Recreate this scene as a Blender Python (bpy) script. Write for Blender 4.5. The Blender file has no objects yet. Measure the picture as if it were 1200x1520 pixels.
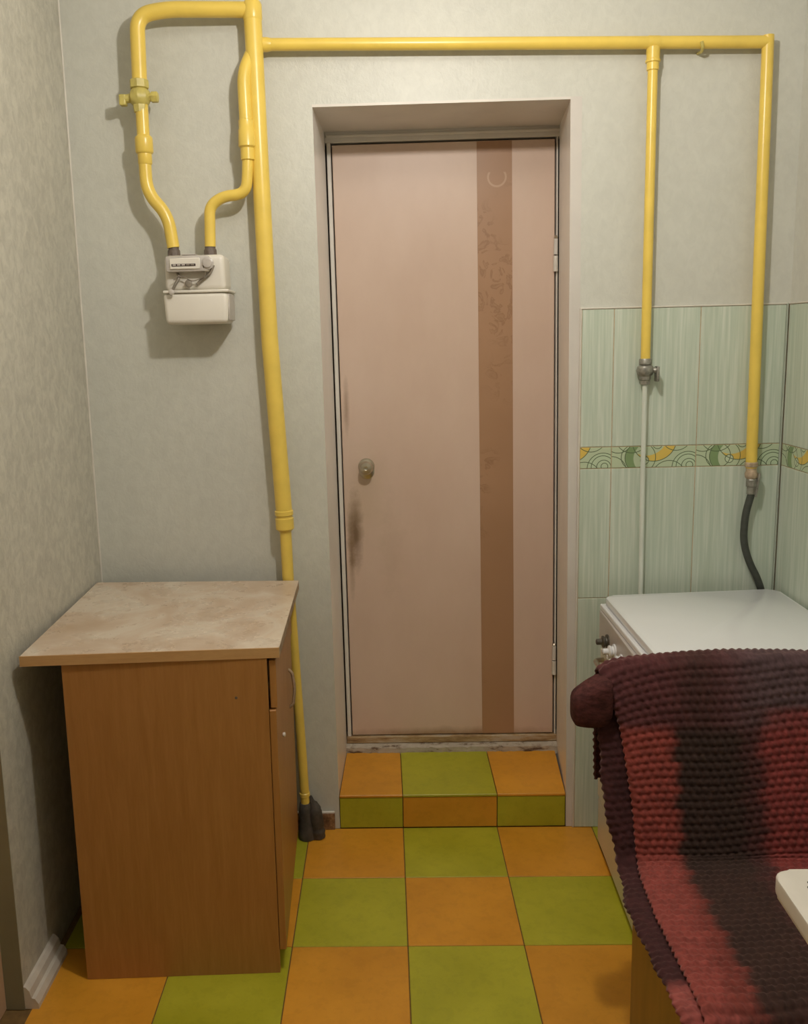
import bpy, bmesh, math, random
from mathutils import Vector, Matrix
import numpy as np
random.seed(4)
rng = np.random.default_rng(3)
SC = bpy.context.scene
COL = SC.collection
PI = math.pi

# ------------------------------------------------------------------ camera
FPX, CX, CY = 1321.2444, 540.4377, 724.5811          # focal length and principal point for 1200x1520
yaw, pitch, roll = -0.0262, -0.1666, -0.0246
cyw, syw = math.cos(yaw), math.sin(yaw)
F = Vector((syw*math.cos(pitch), cyw*math.cos(pitch), math.sin(pitch)))
R0 = Vector((cyw, -syw, 0)); U0 = R0.cross(F)
c_, s_ = math.cos(roll), math.sin(roll)
RR = c_*R0 + s_*U0; UU = -s_*R0 + c_*U0
cd = bpy.data.cameras.new('camera'); cam = bpy.data.objects.new('camera', cd); COL.objects.link(cam)
m = Matrix((RR, UU, -F)).transposed().to_4x4(); m.translation = Vector((-0.0306, -2.6379, 1.5509))
cam.matrix_world = m
cd.sensor_fit = 'HORIZONTAL'; cd.sensor_width = 36; cd.lens = FPX/1200*36
cd.sensor_fit = 'AUTO'; cd.sensor_width = 36; cd.lens = FPX/1520*36
cd.shift_x = (600-CX)/1520; cd.shift_y = (CY-760)/1520
cd.clip_start = .02
SC.camera = cam

# ------------------------------------------------------------------ world, lights, exposure
w = bpy.data.worlds.new('world'); SC.world = w; w.use_nodes = True
w.node_tree.nodes['Background'].inputs[0].default_value = (1, .9, .75, 1)
w.node_tree.nodes['Background'].inputs[1].default_value = .05
def lamp(name, loc, power, col, rad):
    l = bpy.data.lights.new(name, 'POINT'); l.energy = power; l.color = col; l.shadow_soft_size = rad
    o = bpy.data.objects.new(name, l); COL.objects.link(o); o.location = loc
    return o
lamp('ceiling_bulb', (.13, -1.18, 2.45), 37, (1, .94, .865), .035)
SC.view_settings.view_transform = 'Standard'; SC.view_settings.look = 'None'
SC.view_settings.gamma = 1; SC.view_settings.use_curve_mapping = False
SC.view_settings.exposure = 0.0

# ------------------------------------------------------------------ materials
class NT:
    def __init__(s, name):
        s.m = bpy.data.materials.new(name); s.m.use_nodes = True; s.t = s.m.node_tree; s.n = s.t.nodes
        s.b = s.n['Principled BSDF']
    def new(s, ty, **kw):
        nd = s.n.new(ty)
        for k, v in kw.items(): setattr(nd, k, v)
        return nd
    def put(s, sock, v):
        if isinstance(v, bpy.types.NodeSocket): s.t.links.new(v, sock)
        elif v is not None:
            if hasattr(sock.default_value, '__len__') and isinstance(v, (tuple, list)):
                sock.default_value = tuple(v)+((1,) if len(sock.default_value) == 4 and len(v) == 3 else ())
            else: sock.default_value = v
    def math(s, op, a, b=None, clamp=False):
        nd = s.new('ShaderNodeMath', operation=op, use_clamp=clamp)
        s.put(nd.inputs[0], a)
        if b is not None: s.put(nd.inputs[1], b)
        return nd.outputs[0]
    def coord(s, scale=(1, 1, 1), loc=(0, 0, 0), kind='Object'):
        tc = s.new('ShaderNodeTexCoord'); mp = s.new('ShaderNodeMapping')
        s.t.links.new(tc.outputs[kind], mp.inputs[0])
        mp.inputs['Scale'].default_value = scale; mp.inputs['Location'].default_value = loc
        return mp.outputs[0]
    def noise(s, vec, scale, detail=4, rough=.55, dist=0):
        nd = s.new('ShaderNodeTexNoise'); s.put(nd.inputs['Vector'], vec)
        nd.inputs['Scale'].default_value = scale; nd.inputs['Detail'].default_value = detail
        nd.inputs['Roughness'].default_value = rough; nd.inputs['Distortion'].default_value = dist
        return nd.outputs[0]
    def ramp(s, f, stops, interp='LINEAR'):
        nd = s.new('ShaderNodeValToRGB'); s.put(nd.inputs[0], f); cr = nd.color_ramp; cr.interpolation = interp
        while len(cr.elements) < len(stops): cr.elements.new(.5)
        for e, (p, c) in zip(cr.elements, stops):
            e.position = p; e.color = tuple(c)+(1,) if len(c) == 3 else c
        return nd.outputs[0]
    def mix(s, f, a, b, mode='MIX'):
        nd = s.new('ShaderNodeMix', data_type='RGBA', blend_type=mode)
        s.put(nd.inputs[0], f); s.put(nd.inputs[6], a); s.put(nd.inputs[7], b)
        return nd.outputs[2]
    def bump(s, h, strength=.3, dist=.002):
        nd = s.new('ShaderNodeBump'); nd.inputs['Strength'].default_value = strength
        nd.inputs['Distance'].default_value = dist; s.put(nd.inputs['Height'], h)
        s.t.links.new(nd.outputs[0], s.b.inputs['Normal'])
    def fin(s, col, rough=.5, metal=0, spec=None):
        s.put(s.b.inputs['Base Color'], col); s.put(s.b.inputs['Roughness'], rough)
        s.b.inputs['Metallic'].default_value = metal
        if spec is not None: s.b.inputs['Specular IOR Level'].default_value = spec
        return s.m
def k(c, f): return tuple(min(1, v*f) for v in c)
def simple(name, col, rough=.5, var=.12, scale=8, metal=0, bump=0, bscale=60, stretch=(1, 1, 1), spec=None, kind='Object'):
    t = NT(name); v = t.coord(stretch, kind=kind)
    n = t.noise(v, scale)
    c = t.ramp(n, [(.3, k(col, 1-var)), (.7, k(col, 1+var))])
    if bump: t.bump(t.noise(v, bscale, 3), bump, .001)
    return t.fin(c, rough, metal, spec)

def wallpaper(name, col, sparkle=.0, bump=.35, rough=.55, relief=.0015, mottling=.10):
    t = NT(name); v = t.coord()
    big = t.noise(v, 2.3, 5, .6)
    vs = t.coord((1, 1, .75))
    mid = t.noise(vs, 38, 6, .65, .6)
    fine = t.noise(vs, 150, 4, .6, .4)
    h = t.math('ADD', t.math('MULTIPLY', mid, .7), t.math('MULTIPLY', fine, .4))
    c = t.ramp(big, [(.3, k(col, 1-.05)), (.7, k(col, 1.05))])
    f = t.ramp(mid, [(.38, (1-mottling,)*3), (.62, (1+mottling*.0,)*3)])
    c = t.mix(1, c, f, 'MULTIPLY')
    t.bump(h, bump, relief)
    return t.fin(c, rough, 0, .5)
M = {}
M['wall_smooth'] = wallpaper('pale_grey_green_wallpaper', (.60, .60, .535), bump=.6, rough=.42, relief=.0022, mottling=.06)
M['wall_rough'] = wallpaper('embossed_wallpaper', (.56, .535, .45), bump=.8, rough=.5, relief=.004, mottling=.20)
M['ceiling'] = simple('ceiling_paint', (.76, .76, .73), .8, .03)
M['cheek'] = simple('white_gloss_reveal_paint', (.86, .83, .78), .3, .05, 6, bump=.3, bscale=40)
M['reveal_face'] = simple('pinkish_white_plaster_band', (.62, .58, .53), .5, .05, 6, bump=.3, bscale=40)
M['reveal'] = simple('white_reveal_plaster', (.68, .64, .58), .45, .06, 6, bump=.25, bscale=40)
M['white_trim'] = simple('white_trim', (.66, .62, .55), .45, .06)
M['plinth'] = simple('white_skirting', (.60, .54, .46), .5, .12, 20)
M['jamb'] = simple('olive_grey_jamb_paint', (.24, .21, .13), .6, .08)
M['beige_frame'] = simple('beige_door_frame_paint', (.52, .33, .20), .5, .08)
M['grout'] = simple('floor_grout', (.16, .09, .025), .85, .2, 60)
M['wgrout'] = simple('wall_grout', (.56, .42, .27), .8, .15, 60)
M['yellow'] = simple('yellow_gas_paint', (.80, .58, .11), .30, .06, 14, bump=.10, bscale=30)
M['yellow_dull'] = simple('dull_yellow_paint', (.56, .47, .13), .45, .15, 40, bump=.4, bscale=120)
M['brass_dark'] = simple('dark_thread', (.13, .10, .08), .6, .2, 90)
M['steel'] = simple('grey_valve_metal', (.30, .29, .25), .42, .3, 80, metal=.5, bump=.3, bscale=120)
M['copper'] = simple('worn_fitting', (.47, .36, .25), .5, .3, 90, metal=.3, bump=.5, bscale=150)
M['white_pipe'] = simple('white_tube', (.66, .70, .62), .4, .05)
M['corner_shadow'] = simple('grey_green_corner_shadow', (.36, .40, .33), .5, .06)  # shadow line of the tiled corner, put into the trim colour
M['rubber'] = simple('black_rubber', (.055, .06, .05), .55, .2, 50)
M['meter'] = simple('meter_enamel', (.74, .70, .62), .38, .03, 10)
M['meter_dark'] = simple('meter_dark_plastic', (.22, .19, .15), .5, .3, 60)
M['meter_grey'] = simple('meter_grey_cover', (.50, .46, .42), .35, .1, 60)
M['ink'] = simple('meter_slot', (.05, .03, .03), .4, .1)
M['rag'] = simple('dark_tarred_fitting', (.07, .06, .05), .7, .35, 50, bump=.8, bscale=90)
M['enamel'] = simple('white_enamel', (.75, .76, .77), .16, .025, 3)
M['enamel_side'] = simple('cream_enamel_side', (.62, .56, .45), .3, .06, 5)
M['panel_grey'] = simple('grey_control_panel', (.50, .46, .43), .35, .06, 20)
M['knob_dark'] = simple('dark_knob', (.07, .06, .045), .4, .2, 50)
M['chrome'] = simple('worn_steel', (.55, .50, .40), .28, .15, 50, metal=.9)
M['table'] = simple('off_white_tabletop', (.66, .62, .55), .4, .05, 10)
M['smudge'] = simple('dark_smudge', (.03, .03, .03), .7, .1)
M['chair_wood'] = simple('brown_chair_wood', (.20, .09, .035), .5, .25, 6, stretch=(8, 8, 1))
M['chair_panel'] = wood_late = simple('ochre_brown_side_panel', (.30, .155, .035), .5, .15, 5, stretch=(6, 6, 1))
M['dark_gap'] = simple('dark_gap', (.05, .035, .02), .9, .1)

def tile_mat(name, col, v2, spots):
    t = NT(name); oi = t.new('ShaderNodeObjectInfo')
    v = t.coord(); va = t.new('ShaderNodeVectorMath', operation='ADD'); t.put(va.inputs[0], v)
    sc = t.new('ShaderNodeVectorMath', operation='SCALE'); t.put(sc.inputs[0], oi.outputs['Location']); sc.inputs['Scale'].default_value = 3
    t.put(va.inputs[1], sc.outputs[0]); v = va.outputs[0]
    n = t.noise(v, 5, 5, .6)
    c = t.ramp(n, [(.3, k(col, .90)), (.7, k(v2, 1.04))])
    n2 = t.noise(v, 30, 5, .7)
    f = t.ramp(n2, [(.40, (spots,)*3), (.50, (1, 1, 1))])
    c = t.mix(.5, c, f, 'MULTIPLY')
    val = t.math('ADD', t.math('MULTIPLY', oi.outputs['Random'], .10), .95)
    hs = t.new('ShaderNodeHueSaturation'); t.put(hs.inputs['Color'], c); t.put(hs.inputs['Value'], val)
    t.bump(t.noise(v, 60, 2), .08, .001)
    return t.fin(hs.outputs[0], t.ramp(n, [(.3, (.30,)*3), (.7, (.42,)*3)]), 0, .45)
M['orange'] = tile_mat('orange_ceramic', (.66, .29, .022), (.70, .32, .03), .88)
M['green'] = tile_mat('green_ceramic', (.40, .385, .020), (.45, .43, .03), .86)

def wall_tile_mat():
    t = NT('mint_ribbed_tile'); oi = t.new('ShaderNodeObjectInfo')
    v = t.coord((1, 1, .03)); va = t.new('ShaderNodeVectorMath', operation='ADD'); t.put(va.inputs[0], v)
    sc = t.new('ShaderNodeVectorMath', operation='SCALE'); t.put(sc.inputs[0], oi.outputs['Location']); sc.inputs['Scale'].default_value = 1.7
    t.put(va.inputs[1], sc.outputs[0]); v = va.outputs[0]
    n = t.noise(v, 130, 3, .6)
    big = t.noise(v, 22, 2, .5)
    c = t.ramp(n, [(.34, (.50, .575, .475)), (.5, (.555, .62, .52)), (.68, (.66, .70, .61))])
    f = t.ramp(big, [(.35, (.93, .94, .92)), (.65, (1.0, 1.0, 1.0))])
    c = t.mix(1, c, f, 'MULTIPLY')
    t.bump(n, .25, .0008)
    return t.fin(c, .32, 0, .5)
M['mint'] = wall_tile_mat()

def border_mat():
    t = NT('swirl_border_tile'); v = t.coord()
    def dist(cx, cz):
        # distance in the tile's own plane (x, z of the tile)
        sx = t.new('ShaderNodeSeparateXYZ'); t.put(sx.inputs[0], v)
        cb = t.new('ShaderNodeCombineXYZ'); t.put(cb.inputs[0], sx.outputs[0]); t.put(cb.inputs[2], sx.outputs[2])
        d = t.new('ShaderNodeVectorMath', operation='DISTANCE'); t.put(d.inputs[0], cb.outputs[0]); d.inputs[1].default_value = (cx, 0, cz)
        return d.outputs['Value']
    def inside(cx, cz, r): return t.math('LESS_THAN', dist(cx, cz), r)
    def ring(cx, cz, r, wd):
        return t.math('LESS_THAN', t.math('ABSOLUTE', t.math('SUBTRACT', dist(cx, cz), r)), wd)
    c = (.50, .58, .40)
    def over(c, mask, col): return t.mix(mask, c, col)
    def lens(a, b):
        return t.math('MULTIPLY', inside(*a), t.math('SUBTRACT', 1.0, inside(*b)))
    c = over(c, inside(.225, .0, .046), (.50, .60, .42))
    c = over(c, lens((.085, .030, .045), (.112, .028, .047)), (.22, .32, .15))
    c = over(c, lens((.125, .085, .066), (.103, .098, .062)), (.70, .50, .11))
    c = over(c, inside(.098, .022, .012), (.56, .64, .46))
    for a in [(.225, .0, .046), (.225, .004, .034), (.228, .004, .021), (.230, .006, .010), (.085, .030, .045), (.098, .022, .012), (.065, .032, .036),
              (.06, .095, .05), (.135, .07, .014), (.19, .095, .045), (.02, .085, .04), (.0, -.01, .045), (.17, -.03, .05), (.125, .085, .066)]:
        c = over(c, ring(a[0], a[1], a[2], .0011), (.10, .14, .07))
    return t.fin(c, .3)
M['border'] = border_mat()

def wood_mat(name, a, b, axis=(14, 14, 1.2), rough=.42):
    t = NT(name); v = t.coord(axis)
    n = t.noise(v, 3.2, 6, .6, .5); n2 = t.noise(v, 16, 4, .6)
    c = t.ramp(n, [(.3, a), (.7, b)])
    c = t.mix(.35, c, t.ramp(n2, [(.35, (.80, .78, .75)), (.65, (1, 1, 1))]), 'MULTIPLY')
    # scattered scuffs
    v2 = t.coord((1, 1, .5)); s = t.noise(v2, 9, 4, .7)
    c = t.mix(t.ramp(s, [(.62, (0, 0, 0)), (.72, (.30, .30, .30))]), c, k(a, .8))
    return t.fin(c, rough)
M['cab'] = wood_mat('beech_laminate', (.37, .165, .042), (.44, .21, .06))
M['cab_edge'] = wood_mat('beech_edge_band', (.52, .30, .12), (.58, .35, .15), (2, 14, 14))
M['cab_worn'] = simple('worn_chipboard_edge', (.34, .24, .15), .7, .35, 40, bump=.8, bscale=90)

def laminate():
    t = NT('marbled_beige_laminate'); v = t.coord()
    n = t.noise(v, 5.5, 8, .62, .9)
    c = t.ramp(n, [(.32, (.47, .34, .23)), (.48, (.56, .44, .33)), (.58, (.63, .54, .43)), (.7, (.53, .40, .29))])
    r = t.ramp(t.noise(v, 14, 5, .6), [(.45, (.38,)*3), (.62, (.20,)*3)])
    wet = t.noise(v, 26, 3, .5, .3)
    t.bump(t.ramp(wet, [(.55, (0, 0, 0)), (.68, (1, 1, 1))]), .25, .0015)
    return t.fin(c, r)
M['laminate'] = laminate()

def door_mat():
    t = NT('pinkish_beige_door_paint'); v = t.coord()
    n = t.noise(t.coord((1, 1, .5)), 3.0, 6, .6)
    c = t.ramp(n, [(.3, (.60, .44, .345)), (.7, (.68, .52, .42))])
    # hand grime along the lock edge: an elongated worn stain under the knob
    def stain(c, cx, cz, rx, rz, amt, col, nz=.9):
        tc = t.new('ShaderNodeTexCoord'); mp = t.new('ShaderNodeMapping')
        t.t.links.new(tc.outputs['Object'], mp.inputs[0])
        mp.inputs['Location'].default_value = (-cx/rx, 0, -cz/rz); mp.inputs['Scale'].default_value = (1/rx, 0, 1/rz)
        ln = t.new('ShaderNodeVectorMath', operation='LENGTH'); t.put(ln.inputs[0], mp.outputs[0])
        d = t.math('ADD', ln.outputs['Value'], t.math('MULTIPLY', t.math('SUBTRACT', t.noise(v, 16, 5, .7), .5), nz))
        f = t.ramp(d, [(.15, (amt,)*3), (1.0, (0, 0, 0))])
        return t.mix(f, c, col)
    c = stain(c, -.140, .905, .032, .16, .95, (.15, .085, .045))
    c = stain(c, -.155, .82, .014, .16, .7, (.20, .12, .06))
    c = stain(c, -.160, 1.33, .012, .11, .6, (.25, .16, .10))
    c = stain(c, -.10, 1.02, .10, .22, .25, (.42, .33, .18))
    c = stain(c, -.02, .86, .05, .20, .16, (.36, .26, .16), 2.0)
    c = stain(c, .17, .17, .50, .03, .7, (.28, .14, .05))
    t.bump(t.noise(t.coord((1, 1, .4)), 30, 4), .12, .001)
    return t.fin(c, .42)
M['door'] = door_mat()

def stripe_mat():
    t = NT('floral_brown_inlay'); v = t.coord()
    n = t.noise(v, 3, 4)
    c = t.ramp(n, [(.3, (.37, .21, .115)), (.7, (.42, .245, .14))])
    petals = t.noise(v, 16, 3, .5, 1.6)
    f = t.ramp(petals, [(.52, (0, 0, 0)), (.56, (.5, .5, .5)), (.61, (.1, .1, .1)), (.68, (.4, .4, .4))])
    patch = t.ramp(t.noise(v, 4.2, 2), [(.48, (0, 0, 0)), (.58, (1, 1, 1))])
    f = t.mix(1, f, patch, 'MULTIPLY')
    c = t.mix(f, c, (.22, .11, .05))
    def ring(cx, cz, r, wd, col, amt, zlim):
        sx = t.new('ShaderNodeSeparateXYZ'); t.put(sx.inputs[0], v)
        cb = t.new('ShaderNodeCombineXYZ'); t.put(cb.inputs[0], sx.outputs[0]); t.put(cb.inputs[2], sx.outputs[2])
        d = t.new('ShaderNodeVectorMath', operation='DISTANCE'); t.put(d.inputs[0], cb.outputs[0]); d.inputs[1].default_value = (cx, 0, cz)
        a = t.math('LESS_THAN', t.math('ABSOLUTE', t.math('SUBTRACT', d.outputs['Value'], r)), wd)
        b = t.math('LESS_THAN', sx.outputs[2], zlim)
        return t.mix(t.math('MULTIPLY', t.math('MULTIPLY', a, b), amt), c, col)
    c = ring(.338, 2.045, .028, .003, (.60, .43, .30), .45, 2.06)
    return t.fin(c, .38)
M['stripe'] = stripe_mat()

def thresh_mat():
    t = NT('worn_threshold'); v = t.coord((.5, 1, 2.5))
    n = t.noise(v, 14, 6, .7)
    c = t.ramp(n, [(.35, (.16, .08, .035)), (.5, (.40, .27, .13)), (.62, (.50, .42, .31))])
    t.bump(n, .5, .003)
    return t.fin(c, .7)
M['thresh'] = thresh_mat()
def plaster_mat():
    t = NT('chipped_plaster_sill'); v = t.coord((.7, 1, 3))
    n = t.noise(v, 18, 6, .7)
    c = t.ramp(n, [(.36, (.12, .07, .04)), (.46, (.42, .36, .28)), (.65, (.52, .46, .37))])
    t.bump(n, .6, .004)
    return t.fin(c, .85)
M['chip'] = plaster_mat()
def speckle_mat():
    t = NT('brown_speckled_tile'); v = t.coord()
    n = t.noise(v, 45, 4, .7)
    c = t.ramp(n, [(.38, (.10, .05, .025)), (.55, (.26, .14, .07)), (.68, (.36, .23, .13))])
    return t.fin(c, .4)
M['speckle'] = speckle_mat()

# ------------------------------------------------------------------ object helpers
def tag(o, label=None, cat=None, group=None, kind=None):
    if label: o['label'] = label
    if cat: o['category'] = cat
    if group: o['group'] = group
    if kind: o['kind'] = kind
    return o
def empty(name, loc=(0, 0, 0), rz=0):
    o = bpy.data.objects.new(name, None); COL.objects.link(o); o.location = loc; o.rotation_euler.z = rz
    o.empty_display_size = .05
    return o
def obj(name, bm, mat, parent=None, smooth=False, loc=None, angle=None):
    me = bpy.data.meshes.new(name); bmesh.ops.recalc_face_normals(bm, faces=bm.faces[:]); bm.to_mesh(me); bm.free()
    for mm in (mat if isinstance(mat, (list, tuple)) else [mat]): me.materials.append(mm)
    o = bpy.data.objects.new(name, me); COL.objects.link(o)
    if parent: o.parent = parent
    if loc: o.location = loc
    if smooth:
        for p in me.polygons: p.use_smooth = True
        try: me.set_sharp_from_angle(angle=angle or math.radians(40))
        except Exception: pass
    return o
def inst(src, parent, loc, mat=None, rz=0):
    c = src.copy(); COL.objects.link(c); c.parent = parent; c.location = loc; c.rotation_euler.z = rz
    return c
def box(bm, x0, x1, y0, y1, z0, z1, bev=0, seg=1, mi=0):
    r = bmesh.ops.create_cube(bm, size=1)
    vs = r['verts']
    for v in vs:
        v.co = Vector(((x0+x1)/2+v.co.x*(x1-x0), (y0+y1)/2+v.co.y*(y1-y0), (z0+z1)/2+v.co.z*(z1-z0)))
    fs = list({f for v in vs for f in v.link_faces})
    for f in fs: f.material_index = mi
    if bev:
        es = list({e for v in vs for e in v.link_edges})
        rr = bmesh.ops.bevel(bm, geom=es, offset=bev, segments=seg, profile=.5, affect='EDGES')
        for f in rr['faces']: f.material_index = mi
    return bm
def B(*a, **kw): return box(bmesh.new(), *a, **kw)
def prism(bm, poly, z0, z1, bev=0, seg=2, mi=0):
    vb = [bm.verts.new((x, y, z0)) for x, y in poly]; vt = [bm.verts.new((x, y, z1)) for x, y in poly]
    n = len(poly); fs = [bm.faces.new(vb[::-1]), bm.faces.new(vt)]
    for i in range(n): fs.append(bm.faces.new((vb[i], vb[(i+1) % n], vt[(i+1) % n], vt[i])))
    for f in fs: f.material_index = mi
    if bev:
        es = list({e for f in fs[:2] for e in f.edges})
        bmesh.ops.bevel(bm, geom=es, offset=bev, segments=seg, profile=.5, affect='EDGES')
    return bm
def roundpoly(pts, r, n=5):
    out = []; N = len(pts)
    for i in range(N):
        p = Vector(pts[i]); a = Vector(pts[i-1]); b = Vector(pts[(i+1) % N])
        rr = r[i] if isinstance(r, (list, tuple)) else r
        if rr <= 0: out.append(tuple(p)); continue
        da = (a-p).normalized(); db = (b-p).normalized()
        p0 = p+da*rr; p1 = p+db*rr
        for j in range(n+1):
            t = j/n
            out.append(tuple((1-t)**2*p0+2*t*(1-t)*p+t*t*p1))
    return out
def smooth_path(pts, r=.03, n=6):
    """round the corners of a polyline of 3D points"""
    P = [Vector(p) for p in pts]; out = [P[0]]
    for i in range(1, len(P)-1):
        a, p, b = P[i-1], P[i], P[i+1]
        la, lb = (a-p).length, (b-p).length; rr = min(r, la*.49, lb*.49)
        p0 = p+(a-p)/la*rr; p1 = p+(b-p)/lb*rr
        for j in range(n+1):
            t = j/n; out.append((1-t)**2*p0+2*t*(1-t)*p+t*t*p1)
    out.append(P[-1]); return out
def tube(bm, pts, r, seg=16, cap=True, mi=0):
    P = [Vector(p) for p in pts]; rs = r if isinstance(r, (list, tuple)) else [r]*len(P)
    rings = []; up = None
    for i, p in enumerate(P):
        d = (P[min(i+1, len(P)-1)]-P[max(i-1, 0)]).normalized()
        if up is None:
            up = Vector((0, 1, 0)) if abs(d.y) < .9 else Vector((1, 0, 0))
        s = d.cross(up).normalized(); up = s.cross(d).normalized()
        rings.append([bm.verts.new(p+(s*math.cos(2*PI*k_/seg)+up*math.sin(2*PI*k_/seg))*rs[i]) for k_ in range(seg)])
    for a, b in zip(rings, rings[1:]):
        for k_ in range(seg):
            f = bm.faces.new((a[k_], a[(k_+1) % seg], b[(k_+1) % seg], b[k_])); f.material_index = mi
    if cap:
        for rg in (rings[0][::-1], rings[-1]):
            f = bm.faces.new(rg); f.material_index = mi
    return bm
def T(pts, r, seg=16, **kw): return tube(bmesh.new(), pts, r, seg, **kw)
def spin(bm, a, d, prof, seg=20, flat=0):
    """surface of revolution from point a along direction d; prof = [(t along, radius)]"""
    a = Vector(a); d = Vector(d).normalized()
    return tube(bm, [a+d*t for t, r in prof], [r for t, r in prof], seg)
def lathe(a, d, prof, seg=20):
    """profile with steps: consecutive equal t allowed"""
    bm = bmesh.new(); a = Vector(a); d = Vector(d).normalized()
    up = Vector((0, 0, 1)) if abs(d.z) < .9 else Vector((1, 0, 0))
    s = d.cross(up).normalized(); u = s.cross(d)
    rings = [[bm.verts.new(a+d*t+(s*math.cos(2*PI*q/seg)+u*math.sin(2*PI*q/seg))*max(r, 1e-4)) for q in range(seg)] for t, r in prof]
    for A, Bq in zip(rings, rings[1:]):
        for q in range(seg): bm.faces.new((A[q], A[(q+1) % seg], Bq[(q+1) % seg], Bq[q]))
    bm.faces.new(rings[0][::-1]); bm.faces.new(rings[-1])
    return bm
def lean(bm, z0=.17, kx=-.007):
    for v in bm.verts: v.co.x += kx*(v.co.z-z0)
    return bm

# ------------------------------------------------------------------ dimensions
XL, XR, YB, ZC = -.915, 1.141, -3.3, 2.72
OL, OR, OH, DD, SH = -.2053, .533, 2.2, .32, .115     # door opening (left, right, top), depth, step height

# ------------------------------------------------------------------ floor
fl = empty('floor'); tag(fl, kind='structure')
obj('screed', B(XL-.2, XR+.05, YB-.05, .05, -.08, -.0022), M['grout'], fl)
TW, TD = .30, .2965
def tile_bm(x0, x1, y0, y1, g=.0013, th=.008):
    return B(x0+g, x1-g, y0+g, y1-g, -th, 0, bev=.0012)
tmesh = {}
def floor_tile(cx0, cx1, cy0, cy1, colour, parent, z=0, name='floor_tile'):
    key = (round(cx1-cx0, 4), round(cy1-cy0, 4), colour)
    if key not in tmesh:
        o = obj(name, tile_bm(0, cx1-cx0, 0, cy1-cy0), M[colour], parent); tmesh[key] = o
        o.location = (cx0, cy0, z)
    else: o = inst(tmesh[key], parent, (cx0, cy0, z))
    return o
cols = [(XL, -.90), (-.90, -.60), (-.60, -.30), (-.30, 0), (0, .30), (.30, .60), (.60, .90), (.90, XR)]
ycur = 0.0
for r in range(11):
    y1 = ycur; y0 = y1-(.2674 if r == 0 else TD); ycur = y0
    for c, (a, b) in enumerate(cols):
        if b-a < .02: continue
        floor_tile(a, b, y0, y1, 'orange' if (c+r) % 2 else 'green', fl, z=random.uniform(-.0004, .0004))

# ------------------------------------------------------------------ walls
wb = empty('wall_back'); tag(wb, kind='structure')
def wall_piece(name, poly, z0, z1, mat, parent):
    return obj(name, lean(prism(bmesh.new(), poly, z0, z1), .115, -.007) if name != 'flat' else prism(bmesh.new(), poly, z0, z1), mat, parent)
# left and right of the opening, splayed a little towards the door
def splay_prism(xf0, xb0, xf1, xb1, z0, z1):
    """block whose front edge runs xf0..xf1 and back edge xb0..xb1"""
    return prism(bmesh.new(), [(xf0, 0), (xf1, 0), (xb1, DD+.03), (xb0, DD+.03)], z0, z1)
def lean_side(bm, sel):
    for v in bm.verts:
        if sel(v.co): v.co.x += -.007*(v.co.z-.115)
    return bm
obj('wall_panel', lean_side(splay_prism(XL-.25, XL-.25, OL, OL+.013, 0, OH), lambda c: c.x > -.5), M['wall_smooth'], wb)
obj('wall_panel', lean_side(splay_prism(OR, OR+.025, XR+.05, XR+.05, 0, OH), lambda c: c.x < .9), M['wall_smooth'], wb)
obj('wall_panel', splay_prism(XL-.25, XL-.25, XR+.05, XR+.05, OH, ZC), M['wall_smooth'], wb)
# plaster lining of the reveal: two cheeks and the soffit
t1 = empty('trim_1'); tag(t1, kind='structure')
def cheek(xf, xb, th, z0, z1, proud=.0015):
    bm = prism(bmesh.new(), [(xf, -proud), (xf+th, -proud), (xb+th, DD-.004), (xb, DD-.004)], z0, z1)
    lean(bm, .115, -.007); bm.normal_update()
    for f in bm.faces:
        if f.normal.y < -.8 or all(abs(v.co.y+proud) < 1e-4 for v in f.verts): f.material_index = 1
    return bm
obj('reveal_lining', cheek(OL-.012, OL+.001, .0135, 0, OH+.0008, .0004), [M['cheek'], M['wall_smooth']], t1)
obj('reveal_lining', cheek(OR-.0155, OR+.015, .032, 0, OH+.0008), [M['cheek'], M['reveal_face']], t1)
bm = prism(bmesh.new(), [(OL-.0142, -.0008), (OR-.0285, -.0008), (OR+.003, DD-.004), (OL-.001, DD-.004)], OH-.006, OH+.001)
obj('soffit_lining', bm, M['reveal'], t1)
# shallow wallpaper joints above the door
wl = empty('wall_left'); tag(wl, kind='structure')
obj('wall_panel', B(XL-.12, XL, -.777, 0, 0, ZC), M['wall_rough'], wl)
obj('wall_panel', B(XL-.12, XL, YB, -1.62, 0, ZC), M['wall_rough'], wl)
obj('wall_panel', B(XL-.12, XL, -1.62, -.777, 2.05, ZC), M['wall_rough'], wl)
obj('end_face', B(XL-.043, XL+.0008, -.7795, -.7765, 0, 2.05), M['jamb'], wl)
wr = empty('wall_right'); tag(wr, kind='structure')
obj('wall_panel', B(XR, XR+.1, YB, .05, 0, ZC), M['wall_smooth'], wr)
wf = obj('wall_front', B(XL-.12, XR+.1, YB-.1, YB, 0, ZC), M['wall_smooth']); tag(wf, kind='structure')
ce = obj('ceiling', B(XL-.25, XR+.1, YB-.1, .35, ZC, ZC+.08), M['ceiling']); tag(ce, kind='structure')
# pale corner bead between left wall and back wall
tr = obj('trim_2', T([(XL+.001, -.001, .8), (XL+.001, -.001, ZC)], .003, 8), M['white_trim']); tag(tr, kind='structure')
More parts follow.
